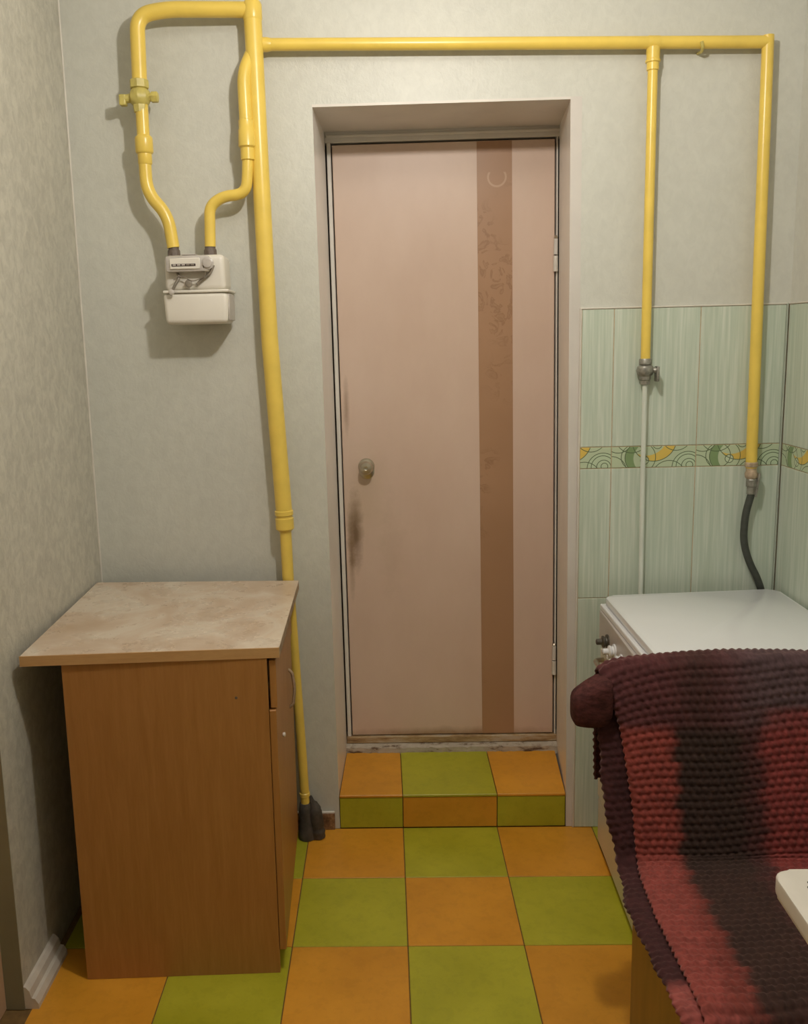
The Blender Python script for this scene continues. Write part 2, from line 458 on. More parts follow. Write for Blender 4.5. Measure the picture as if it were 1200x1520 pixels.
# doorway in the left wall (mostly outside the frame)
d2 = empty('door_2'); tag(d2, kind='structure')
obj('door_frame', B(XL-.118, XL-.043, -.83, -.7775, 0, 2.05, bev=.003), M['beige_frame'], d2)
obj('door_frame', B(XL-.118, XL-.043, -1.62, -1.57, 0, 2.05, bev=.003), M['beige_frame'], d2)
obj('door_frame', B(XL-.118, XL-.043, -1.57, -.83, 2.0, 2.05, bev=.003), M['beige_frame'], d2)
obj('door_leaf', B(XL-.11, XL-.07, -1.567, -.833, .01, 1.997, bev=.002), M['beige_frame'], d2)
lv = lathe((XL-.07, -1.50, 1.0), (1, 0, 0), [(0, .024), (.006, .024), (.006, .010), (.04, .010), (.045, .006)])
dh = obj('door_handle', lv, M['chrome'], d2, smooth=True)
obj('lever', T([(XL-.032, -1.50, 1.0), (XL-.03, -1.38, 1.0)], .008, 10), M['chrome'], dh, smooth=True)

# ------------------------------------------------------------------ step in front of the door
st = obj('trim_3', B(OL-.001, OR-.010, .0065, DD+.02, 0, SH-.0075), M['grout']); tag(st, kind='structure')
stp = st
xa, xb = OL+.003, OR-.0165
def riser_tile(x0, x1, colour):
    obj('step_tile', B(x0+.0013, x1-.0013, -.003, .006, .003, SH-.0095, bev=.001), M[colour], stp)
riser_tile(xa, 0, 'green'); riser_tile(0, .30, 'orange'); riser_tile(.30, xb, 'green')
def tread_tile(xf0, xf1, xb0, xb1, colour):
    bm = prism(bmesh.new(), [(xf0+.0013, -.005), (xf1-.0013, -.005), (xb1-.0013, .292), (xb0+.0013, .292)], SH-.008, SH, bev=.0010, seg=1)
    obj('step_tile', bm, M[colour], stp)
tread_tile(xa, 0, xa+.011, -.002, 'orange'); tread_tile(0, .30, -.002, .300, 'green'); tread_tile(.30, xb, .300, xb+.022, 'orange')
bb = obj('baseboard_back', B(-.70, OL-.013, -.009, 0, 0, .056, bev=.001), M['speckle']); tag(bb, kind='structure')
obj('sealant_line', B(-.70, OL-.013, -.0085, 0, .0562, .061, bev=.001), M['white_trim'], bb)

# left skirting: two-step white profile
prof = [(0, 0), (.034, 0), (.034, .012), (.026, .026), (.018, .028), (.014, .046), (.006, .056), (0, .058)]
bm = bmesh.new()
ra = [bm.verts.new((XL+x, -.777, z)) for x, z in prof]; rb = [bm.verts.new((XL+x, -.585, z)) for x, z in prof]
for i in range(len(prof)):
    j = (i+1) % len(prof); bm.faces.new((ra[i], ra[j], rb[j], rb[i]))
bm.faces.new(ra); bm.faces.new(rb[::-1])
bl = obj('baseboard_left', bm, M['plinth']); tag(bl, kind='structure')

# ------------------------------------------------------------------ door_1 at the back of the reveal
d1 = empty('door_1', (0, 0, 0)); tag(d1, kind='structure')
YD = DD
# frame
obj('door_frame', lean(B(-.1865, -.1735, YD-.004, YD+.05, .118, 2.17, bev=.002)), M['reveal'], d1)
obj('door_frame', lean(B(.5395, .5447, YD-.004, YD+.05, .118, 2.17, bev=.002)), M['reveal'], d1)
hf = obj('door_frame', lean(B(-.1915, .5555, YD-.008, YD+.05, 2.162, 2.200, bev=.002)), M['reveal'], d1)
obj('frame_bead', lean(B(-.187, .551, YD-.015, YD-.008, 2.176, 2.186, bev=.003)), M['reveal'], hf)
obj('gap_backing', B(-.30, .65, YD+.04, YD+.06, .10, 2.25), M['dark_gap'], d1)
# leaf
leaf = obj('door_leaf', lean(B(-.1695, .5345, YD-.002, YD+.032, .169, 2.156, bev=.002)), M['door'], d1)
obj('floral_stripe', lean(B(.288, .399, YD-.0035, YD-.0019, .1705, 2.1545)), M['stripe'], leaf)
kn = obj('doorknob', lathe((-.098, YD-.002, 1.128), (0, -1, 0), [(0, .0265), (.003, .0275), (.006, .025), (.008, .014), (.022, .011), (.028, .017), (.036, .0225), (.046, .0225), (.052, .018), (.054, .007), (.0535, .0062)], 28), M['chrome'], leaf, smooth=True)
obj('escutcheon', lathe((-.097, YD-.002, 1.111), (0, -1, 0), [(0, .026), (.002, .026), (.004, .023)], 28), M['chrome'], leaf, smooth=True)
for zc in (1.80, .44):
    hx = .5365-.007*(zc-.17)
    h = obj('hinge', T([(hx, YD-.010, zc-.052), (hx, YD-.010, zc-.003)], .0075, 12), M['white_trim'], d1, smooth=True)
    obj('hinge_barrel', T([(hx, YD-.010, zc+.001), (hx, YD-.010, zc+.05)], .0068, 12), M['reveal_face'], h, smooth=True)
    obj('hinge_pin', lathe((hx, YD-.010, zc+.05), (0, 0, 1), [(0, .004), (.004, .0065), (.009, .004), (.011, .001)], 12), M['chrome'], h, smooth=True)
obj('threshold', B(-.190, .553, YD-.012, YD+.04, .142, .166, bev=.002), M['thresh'], d1)
# chipped plaster strip below the threshold, uneven
bm = bmesh.new(); n = 60
rows = []
for i in range(n+1):
    x = -.192+(.748)*i/n; j = random.uniform(-.004, .003); q = random.uniform(-.004, .004)
    rows.append([bm.verts.new(c) for c in ((x, YD+.02, .105), (x, YD-.030+j, .105), (x, YD-.028+j, .132+q*.4), (x, YD-.010+q, .141), (x, YD+.02, .141))])
for a, b in zip(rows, rows[1:]):
    for i in range(5): bm.faces.new((a[i], a[(i+1) % 5], b[(i+1) % 5], b[i]))
bm.faces.new(rows[0]); bm.faces.new(rows[-1][::-1])
obj('plaster_sill', bm, M['chip'], d1)

# ------------------------------------------------------------------ wall tiles (back wall right of the door, and right wall)
g = .0012
wmesh = {}
def wall_tile(name, x0, x1, z0, z1, mat, parent, side=False, y=0):
    key = (name, round(x1-x0, 4), round(z1-z0, 4))
    if key not in wmesh:
        o = obj(name, B(g, x1-x0-g, -.007, 0, g, z1-z0-g, bev=.001), M[mat], parent); wmesh[key] = o
        o.parent = parent
    else:
        o = wmesh[key].copy(); COL.objects.link(o); o.parent = parent
    if side: o.location = (XR-.0012, -x0, z0); o.rotation_euler.z = -PI/2
    else: o.location = (x0, -.0012, z0); o.rotation_euler.z = 0
    return o
rowsz = [(.0, .352, 'wall_tile', 'mint'), (.352, .755, 'wall_tile', 'mint'), (.755, 1.153, 'wall_tile', 'mint'),
         (1.153, 1.217, 'border_tile', 'border'), (1.217, 1.618, 'wall_tile', 'mint')]
gb = obj('tile_backing', B(.541, XR, -.0060, 0, 0, 1.618), M['wgrout'], wb)
gr = obj('tile_backing', B(XR-.0060, XR, -2.2, 0, 0, 1.618), M['wgrout'], wr)
for z0, z1, nm, mt in rowsz:
    for a, b in ((.386, .636), (.636, .884), (.884, 1.1275)):
        if a < .5:      # the cut first column
            a = .543
            if nm == 'border_tile':
                # cut piece keeps the right-hand part of the printed pattern
                o = obj(nm, B(.157+g, .250-g, -.007, 0, g, z1-z0-g, bev=.001), M[mt], wb); o.location = (a-.157, -.0012, z0); continue
        wall_tile(nm, a, b, z0, z1, mt, wb)
    for i in range(8):
        wall_tile(nm, .012+i*.25, .012+(i+1)*.25, z0, z1, mt, wr, side=True)
t4 = obj('trim_4', B(XR-.015, XR-.010, -.015, -.003, 0, 1.622, bev=.002), M['corner_shadow']); tag(t4, kind='structure')  # thin corner trim, coloured darker to paint in the corner's shadow line
t5 = obj('trim_5', B(.540, XR, -.010, 0, 1.618, 1.6225, bev=.001), M['white_trim']); tag(t5, kind='structure')
t6 = obj('trim_6', B(.5375, .5425, -.009, 0, 0, 1.6225, bev=.001), M['white_trim']); tag(t6, kind='structure')
t7 = obj('trim_7', B(XR-.010, XR, -2.2, -.02, 1.618, 1.6225, bev=.001), M['white_trim']); tag(t7, kind='structure')

# ------------------------------------------------------------------ yellow gas pipework
gp = empty('gas_pipe', (-.30, -.045, 0)); tag(gp, 'yellow painted gas pipework crossing the wall over the door and dropping to the stove', 'gas pipe')
gp_inv = Matrix.Translation((.30, .045, 0))
def part(name, bm, mat, parent=None, smooth=True):
    o = obj(name, bm, mat, parent or gp, smooth); o.matrix_parent_inverse = (parent or gp).matrix_basis.inverted() if (parent or gp) is gp else Matrix.Identity(4)
    return o
Yr = -.052
riser = [(-.369, Yr, 2.438), (-.366, Yr, 2.115), (-.359, Yr, 1.562), (-.337, Yr, 1.05)]
part('riser_pipe', T(riser+[(-.3365, Yr, 1.03)], .0245, 24), M['yellow'])
part('riser_pipe', T([(-.335, Yr, 1.0), (-.333, Yr, .85), (-.328, Yr, .78), (-.311, Yr, .277), (-.3065, Yr, .12)], [.0175, .0175, .0145, .0145, .0145], 20), M['yellow'])
part('coupling', lathe((-.3373, Yr, 1.055), (.02, 0, -1), [(0, .0245), (.002, .0275), (.014, .0275), (.016, .0245), (.022, .0245), (.024, .0275), (.056, .0275), (.062, .021), (.066, .0175)], 24), M['yellow'])
part('pipe_clamp', lathe((-.3075, Yr, .155), (.02, 0, -1), [(0, .0145), (.002, .0165), (.012, .0165), (.014, .0145)], 20), M['yellow'])
# loop to the meter inlet
Yl = -.070
top = (-.369, Yr, 2.438)
loop = smooth_path([(-.369, Yr, 2.436), (-.60, Yl+.005, 2.440), (-.680, Yl, 2.425), (-.684, Yl, 2.24)], .085, 10)
part('loop_pipe', T(loop, .0205, 20), M['yellow'])
part('elbow', lathe((-.369, Yr, 2.462), (0, 0, -1), [(0, .012), (.006, .022), (.014, .0262), (.05, .0262), (.054, .0245)], 24), M['yellow'])
low = smooth_path([(-.682, Yl, 2.20), (-.683, Yl, 2.055), (-.682, Yl, 1.965), (-.628, Yl, 1.905), (-.617, Yl, 1.815)], .05, 8)
part('meter_inlet_pipe', T(low, [.0175]*len(low), 18), M['yellow'])
vb = part('valve_body', lathe((-.685, Yl, 2.262), (0, 0, -1), [(0, .0215), (.002, .026), (.022, .026), (.024, .021), (.03, .027), (.045, .031), (.060, .027), (.066, .021), (.070, .021), (.085, .019)], 8), M['yellow_dull'])
o = obj('valve_stem', T([(-.70, Yl, 2.217), (-.735, Yl-.004, 2.212)], [.012, .011], 10), M['yellow_dull'], vb); o.matrix_parent_inverse = Matrix.Identity(4)
o = obj('valve_handle', box(box(bmesh.new(), -.741, -.722, Yl-.014, Yl+.010, 2.195, 2.224, bev=.004, seg=2), -.735, -.70, Yl-.004, Yl+.004, 2.203, 2.212, bev=.001), M['yellow_dull'], vb)
o = obj('valve_nut', lathe((-.665, Yl, 2.216), (1, 0, 0), [(0, .012), (.012, .012), (.012, .015), (.028, .015), (.030, .012)], 6), M['yellow_dull'], vb)
part('coupling', lathe((-.682, Yl, 2.118), (0, 0, -1), [(0, .0175), (.006, .0235), (.012, .0245), (.044, .0245), (.048, .0225), (.05, .0195), (.075, .0195), (.078, .0175)], 20), M['yellow'])
# outlet branch from the meter back up into the riser
up = smooth_path([(-.513, Yl, 1.815), (-.509, Yl, 1.925), (-.470, Yl, 1.950), (-.405, Yl, 1.955), (-.397, Yl, 2.03), (-.396, Yl, 2.10)], .034, 8)
part('meter_outlet_pipe', T(up, .0155, 18), M['yellow'])
part('outlet_riser', T(smooth_path([(-.396, Yl, 2.10), (-.3985, Yl, 2.27), (-.372, Yr+.006, 2.335)], .035, 6), .0185, 18), M['yellow'])
part('union_nut', lathe((-.3965, Yl, 2.150), (0, 0, -1), [(0, .0185), (.002, .0215), (.024, .0215), (.027, .0235), (.070, .0245), (.073, .0215), (.075, .0195), (.105, .0195), (.108, .0155)], 10), M['yellow'])
# horizontal run and the two drops
Yh = -.034
part('horizontal_pipe', T([(-.365, Yh-.006, 2.351), (1.010, Yh, 2.317), (1.026, Yh, 2.3165)], .0165, 20), M['yellow'])
part('elbow', lathe((-.352, Yh-.006, 2.3505), (1, 0, -.025), [(0, .019), (.018, .019), (.03, .0165)], 18), M['yellow'])
part('drop_pipe', T([(.7185, Yh, 2.312), (.7205, Yh, 1.472)], .0135, 18), M['yellow'])
part('drop_pipe', T([(1.0265, Yh, 2.333), (1.0275, Yh, 2.25), (1.037, Yh, 1.150)], .0158, 18), M['yellow'])
part('tee', lathe((.7185, Yh, 2.312), (0, 0, -1), [(0, .0185), (.030, .0178), (.032, .020), (.038, .020), (.040, .0165), (.058, .0162), (.060, .0135)], 18), M['yellow'])
wb_ = part('weld_bead', lathe((.70, Yh, 2.3245), (1, 0, -.025), [(0, .0165), (.004, .0182), (.034, .0182), (.038, .0165)], 18), M['yellow'])
part('pipe_hook', T(smooth_path([(.850, -.001, 2.302), (.850, Yh, 2.297), (.846, Yh-.018, 2.304), (.842, Yh-.019, 2.318)], .01, 4), .0042, 8), M['yellow_dull'])

# grey shut-off valve on the first drop
v1 = empty('shutoff_valve', (.721, Yh, 1.44)); tag(v1, 'grey metal valve closing the short yellow drop above the white tube', 'valve', None)
def loc_part(name, bm, mat, parent, root, smooth=True):
    for v in bm.verts: v.co -= root.location
    return obj(name, bm, mat, parent, smooth)
vbody = loc_part('body', lathe((.7205, Yh, 1.474), (0, 0, -1), [(0, .0165), (.004, .0185), (.016, .0185), (.018, .015), (.022, .022), (.034, .026), (.046, .022), (.050, .0165), (.060, .0165), (.062, .0135), (.073, .0125)], 12), M['steel'], v1, v1)
loc_part('hex_nut', lathe((.7210, Yh, 1.413), (0, 0, -1), [(0, .0125), (.001, .0145), (.012, .0145), (.014, .009)], 6), M['steel'], v1, v1, False)
loc_part('stem', T([(.735, Yh-.004, 1.441), (.752, Yh-.01, 1.440)], .008, 10), M['steel'], v1, v1)
loc_part('lever', box(bmesh.new(), .748, .756, Yh-.024, Yh+.006, 1.408, 1.452, bev=.003, seg=2), M['steel'], v1, v1)
# white tube going down behind the stove
wt = obj('tube', T([(.7212, Yh, 1.400), (.7225, Yh+.002, 1.15), (.7275, Yh+.006, .79), (.728, Yh+.008, .30)], .0072, 12), M['white_pipe'], None, True)
tag(wt, 'thin white tube running straight down the mint tiles behind the stove', 'tube')
# worn fitting on the second drop and black hose
v2 = empty('hose_valve', (1.040, Yh, 1.12)); tag(v2, 'worn coppery valve joining the long yellow drop to the black hose', 'valve')
loc_part('body', lathe((1.037, Yh, 1.168), (.03, 0, -1), [(0, .0158), (.003, .0185), (.014, .0185), (.016, .0145), (.028, .0155), (.034, .0185), (.046, .0175), (.05, .014)], 12), M['copper'], v2, v2)
loc_part('ferrule', lathe((1.039, Yh, 1.118), (.02, 0, -1), [(0, .014), (.003, .0155), (.022, .0155), (.024, .0128), (.045, .0135), (.047, .010)], 8), M['steel'], v2, v2, False)
loc_part('lever', lean(box(bmesh.new(), 1.050, 1.057, Yh-.016, Yh+.004, 1.065, 1.135, bev=.003, seg=2), 1.1, .12), M['steel'], v2, v2)
hs = smooth_path([(1.041, Yh, 1.072), (1.026, Yh, 1.01), (1.024, Yh, .93), (1.043, Yh, .868), (1.078, Yh+.008, .808), (1.10, Yh+.012, .74), (1.10, Yh+.012, .45)], .05, 8)
ho = obj('gas_hose', T(hs, .0105, 14), M['rubber'], None, True); tag(ho, 'black rubber hose curving down behind the white stove', 'hose')

# dark fitting at the foot of the riser
ft = empty('pipe_shoe', (-.29, -.045, 0)); tag(ft, 'dark tar-covered fitting on the floor at the foot of the yellow riser', 'pipe fitting')
bm = T(smooth_path([(-.3035, Yr, .130), (-.302, Yr, .06), (-.302, Yr, .012)], .03, 4), [.021, .026, .030, .031, .032, .033, .034], 14) if False else lathe((-.3065, Yr, .120), (.02, 0, -1), [(0, .0155), (.004, .0185), (.03, .022), (.06, .021), (.09, .026), (.110, .028), (.119, .027)], 14)
loc_part('sleeve', bm, M['rag'], ft, ft)
bm = bmesh.new(); tube(bm, smooth_path([(-.289, Yr-.002, .142), (-.278, Yr, .105), (-.270, Yr, .03), (-.270, Yr, .004)], .03, 5), [.004, .008, .012, .016, .018, .020, .021, .021, .021, .022, .023, .024, .022, .022][:14], 12)
for v in bm.verts: v.co += Vector((random.uniform(-1, 1), random.uniform(-1, 1), 0))*.0018
loc_part('wrapping', bm, M['rag'], ft, ft)

# ------------------------------------------------------------------ gas meter
mt_ = empty('gas_meter', (-.55, -.07, 1.60)); tag(mt_, 'white enamelled gas meter hanging from two yellow pipes left of the door', 'gas meter')
def mbox(x0, x1, y0, y1, z0, z1, bev, seg=3, taper=0):
    bm = B(x0, x1, y0, y1, z0, z1, bev=bev, seg=seg)
    zc, zh = (z0+z1)/2, (z1-z0)
    xc = (x0+x1)/2
    for v in bm.verts:
        if taper: v.co.x = xc+(v.co.x-xc)*(1+taper*((v.co.z-z0)/zh))
    return bm
loc_part('lower_shell', mbox(-.638, -.464, -.128, -.014, 1.602, 1.688, .013, 4, .05), M['meter'], mt_, mt_)
loc_part('upper_shell', mbox(-.636, -.466, -.122, -.018, 1.694, 1.790, .014, 4, -.02), M['meter'], mt_, mt_)
loc_part('flange', mbox(-.6405, -.457, -.131, -.008, 1.687, 1.695, .0035, 2), M['meter'], mt_, mt_)
ix = loc_part('counter_housing', mbox(-.624, -.505, -.150, -.121, 1.742, 1.786, .006, 2), M['meter_grey'], mt_, mt_)
loc_part('counter_cover', mbox(-.612, -.528, -.1535, -.149, 1.749, 1.779, .002, 1), M['meter'], ix, mt_)
loc_part('number_slot', mbox(-.606, -.540, -.1548, -.1533, 1.757, 1.7635, .0005, 1), M['ink'], ix, mt_)
for i in range(5):
    loc_part('digit_wheel', mbox(-.603+i*.0125, -.594+i*.0125, -.1556, -.1546, 1.7585, 1.7625, .0003, 1), M['meter_dark'] if i > 2 else M['meter_grey'], ix, mt_)
loc_part('cover_knob', lathe((-.508, -.146, 1.764), (0, -1, 0), [(0, .017), (.004, .017), (.006, .012), (.009, .012), (.010, .004)], 16), M['meter_grey'], ix, mt_)
loc_part('bracket', T(smooth_path([(-.496, -.128, 1.760), (-.505, -.130, 1.738), (-.530, -.132, 1.722), (-.545, -.130, 1.708)], .012, 3), .0042, 8), M['meter_dark'], mt_, mt_)
loc_part('bracket', T(smooth_path([(-.598, -.128, 1.745), (-.590, -.136, 1.728), (-.604, -.142, 1.706), (-.612, -.140, 1.690)], .008, 3), [.004]*2+[.004]*8 if False else .0042, 8), M['meter_dark'], mt_, mt_)
loc_part('lead_seal', lathe((-.613, -.138, 1.690), (0, -1, 0), [(0, .006), (.002, .0085), (.005, .0085), (.007, .006)], 14), M['meter_grey'], mt_, mt_)
loc_part('lead_seal', lathe((-.566, -.130, 1.712), (0, -1, 0), [(0, .008), (.002, .0105), (.006, .0105), (.008, .007)], 14), M['meter_dark'], mt_, mt_)
loc_part('seal_wire', T(smooth_path([(-.520, -.152, 1.758), (-.515, -.140, 1.730), (-.555, -.136, 1.716), (-.585, -.140, 1.735), (-.606, -.142, 1.722)], .012, 4), .0014, 6), M['meter_dark'], mt_, mt_)
loc_part('side_plate', mbox(-.463, -.458, -.118, -.03, 1.61, 1.683, .002, 1), M['meter_grey'], mt_, mt_)
for x in (-.6165, -.5135):
    loc_part('union_nut', lathe((x, Yl, 1.786), (0, 0, 1), [(0, .021), (.004, .021), (.005, .0185), (.021, .0175), (.024, .0150), (.030, .015)], 8), M['brass_dark'], mt_, mt_)
loc_part('name_strip', mbox(-.585, -.545, -.120, -.02, 1.7895, 1.7925, .001, 1), M['meter_grey'], mt_, mt_)

# ------------------------------------------------------------------ base cabinet (turned 3.5 degrees) and its slab of worktop
RZ = math.radians(2.4)
cb = empty('base_cabinet', (-.320, -.660, 0), RZ); tag(cb, 'brown beech-laminate base cabinet seen from its side, standing against the left wall', 'cabinet')
CW = .478; CDp = .555
obj('side_panel', B(-CW, 0, 0, .016, 0, .8205, bev=.0008), M['cab'], cb)
obj('side_panel', B(-CW, 0, CDp-.016, CDp, 0, .8205, bev=.0008), M['cab'], cb)
obj('bottom_panel', B(-CW+.02, -.001, .016, CDp-.016, .07, .086), M['cab'], cb)
obj('back_panel', B(-CW+.006, -CW+.010, .016, CDp-.016, .06, .815), M['cab_worn'], cb)
obj('kick_board', B(-.055, -.040, .016, CDp-.016, 0, .07), M['cab'], cb)
obj('top_rail', B(-CW+.02, -.002, .016, .09, .804, .8205), M['cab'], cb)
dr = obj('drawer', B(.0045, .0205, .006, CDp-.004, .694, .812, bev=.0015), M['cab'], cb)
obj('drawer_box', B(-.40, .0045, .03, CDp-.03, .71, .795), M['cab_worn'], dr)
cd_ = obj('door', B(.001, .0175, .002, CDp-.004, .062, .690, bev=.0015), M['cab'], cb)
obj('handle', T(smooth_path([(.0165, .41, .635), (.028, .41, .625), (.034, .41, .578), (.028, .41, .531), (.0165, .41, .521)], .02, 5), .0045, 10), M['cab_worn'], cd_, True)
obj('knob', lathe((.0170, .15, .560), (1, 0, 0), [(0, .004), (.003, .006), (.006, .006), (.008, .003)], 14), M['white_trim'], cd_, True)
obj('screw_cap', lathe((-.075, .0005, .725), (0, -1, 0), [(0, .0035), (.0008, .0035), (.001, .002)], 12), M['brass_dark'], cb, True)
wt2 = empty('worktop_slab', (-.60, -.36, .8215)); tag(wt2, 'short marbled beige worktop slab lying on the brown cabinet', 'worktop')
poly = [(-.888, -.690), (-.2895, -.657), (-.2985, -.0775), (-.909, -.060)]
loc_part('core', prism(bmesh.new(), poly, .8215, .8435), M['cab_worn'], wt2, wt2, False)
loc_part('laminate', prism(bmesh.new(), roundpoly([(x, y) for x, y in poly], [.002, .006, .003, .002], 3), .8435, .8458, bev=.0006, seg=1), M['laminate'], wt2, wt2, False)
d = Vector((.0332, -.5985, 0)).normalized()
loc_part('edge_band', prism(bmesh.new(), [(-.889, -.6925), (-.2895, -.6595), (-.2895, -.6565), (-.889, -.6895)], .8205, .8450), M['cab_edge'], wt2, wt2, False)

# ------------------------------------------------------------------ stove
sv = empty('gas_stove', (.86, -.35, 0)); tag(sv, 'white enamel gas stove with closed lid standing against the mint tiles', 'stove')
LB = [(.603, -.088), (1.122, -.048), (1.112, -.615), (.605, -.615)]
bodyp = [(.606, -.095), (1.115, -.055), (1.108, -.600), (.592, -.600)]
loc_part('body', prism(bmesh.new(), bodyp, .0, .645, bev=.004), M['enamel_side'], sv, sv, False)
loc_part('hob', prism(bmesh.new(), [(.592, -.090), (1.118, -.050), (1.110, -.608), (.592, -.608)], .745, .763, bev=.004), M['enamel'], sv, sv, False)
loc_part('lid', prism(bmesh.new(), roundpoly(LB, [.028, .028, .02, .02], 6), .766, .786, bev=.006, seg=3), M['enamel'], sv, sv, True)
cp = loc_part('control_panel', prism(bmesh.new(), [(.590, -.094), (1.116, -.054), (1.109, -.602), (.582, -.602)], .645, .745, bev=.003), M['panel_grey'], sv, sv, False)
kp = lathe((.588, -.205, .686), (-1, -.03, 0), [(0, .0205), (.004, .0205), (.005, .015), (.009, .0135), (.012, .017), (.016, .017), (.019, .009), (.032, .0085), (.034, .006)], 14)
for i, yy in enumerate((-.205, -.285, -.365, -.445, -.525)):
    if i == 0: k0 = loc_part('knob', kp, M['knob_dark'], cp, sv)
    else:
        kk = k0.copy(); COL.objects.link(kk); kk.parent = cp; kk.location = (-.0015*i, -.08*i, 0); kk.data = kk.data.copy(); kk.data.materials[0] = M['enamel']
loc_part('lid_hinge_bracket', B(.575, .592, -.262, -.238, .648, .664, bev=.003), M['enamel'], sv, sv, False)
loc_part('oven_door', prism(bmesh.new(), [(.590, -.115), (.603, -.115), (.593, -.580), (.579, -.580)], .17, .635, bev=.002), M['enamel_side'], sv, sv, False)
loc_part('oven_handle', T(smooth_path([(.588, -.16, .615), (.562, -.165, .615), (.555, -.53, .615), (.580, -.535, .615)], .012, 4), .007, 10), M['chrome'], sv, sv)
loc_part('drawer_front', prism(bmesh.new(), [(.593, -.112), (.605, -.112), (.592, -.585), (.580, -.585)], .022, .158, bev=.002), M['enamel_side'], sv, sv, False)

# ------------------------------------------------------------------ chair under the throw
chx0, chx1 = .425, .985
ch = empty('chair', (.70, -1.1, 0)); tag(ch, 'wooden chair under the dark red knitted throw, beside the white stove', 'chair')
def cpart(n, bm, m_=M['chair_wood'], sm=False): return loc_part(n, bm, m_, ch, ch, sm)
cpart('seat', B(.455, .965, -1.350, -.955, .430, .460, bev=.012, seg=3))
for x in (.47, .94):
    cpart('side_panel', B(x-.008, x+.008, -1.345, -.950, 0, .4295, bev=.002), M['chair_panel'])
    cpart('back_post', T([(x+.004, -.930, .455), (x-.008, -.856, .80)], [.014, .012], 12), sm=True)
cpart('backrest', T(smooth_path([(.40, -.856, .795), (.58, -.854, .815), (.685, -.853, .820), (.79, -.854, .815), (.96, -.856, .795)], .08, 5), .019, 14), sm=True)
cpart('back_slat', B(.475, .935, -.902, -.892, .60, .68, bev=.003))
cpart('stretcher', B(.4785, .9315, -1.32, -1.30, .12, .20, bev=.002), M['chair_panel'])

# ------------------------------------------------------------------ knitted throw
def resample(pts, step):
    P = [Vector(p) for p in pts]; out = [P[0]]; acc = 0
    L = [0]
    for a, b in zip(P, P[1:]): L.append(L[-1]+(b-a).length)
    n = int(L[-1]/step); j = 0
    for i in range(1, n+1):
        s = L[-1]*i/n
        while L[j+1] < s-1e-9: j += 1
        t = (s-L[j])/(L[j+1]-L[j]); out.append(P[j].lerp(P[j+1], t))
    return out, L[-1]
sect = smooth_path([(0, -.838, .60), (0, -.824, .72), (0, -.826, .852), (0, -.862, .862), (0, -.888, .80), (0, -.975, .490), (0, -1.03, .486), (0, -1.375, .484), (0, -1.405, .45), (0, -1.41, .30)], .028, 8)
red = np.array
def colour(uX, y, z, s, lower):
    """yarn colour of the throw at metres-across uX, section height z"""
    maroon = np.array([.075, .020, .021]); black = np.array([.028, .014, .010]); redc = np.array([.215, .040, .030])
    pink = np.array([.33, .082, .070]); red2 = np.array([.20, .034, .030]); brown = np.array([.062, .022, .016]); plum = np.array([.075, .043, .047])
    return maroon, black, redc, pink, red2, brown, plum
def sstep(a, b, x): 
    t = np.clip((x-a)/(b-a), 0, 1); return t*t*(3-2*t)
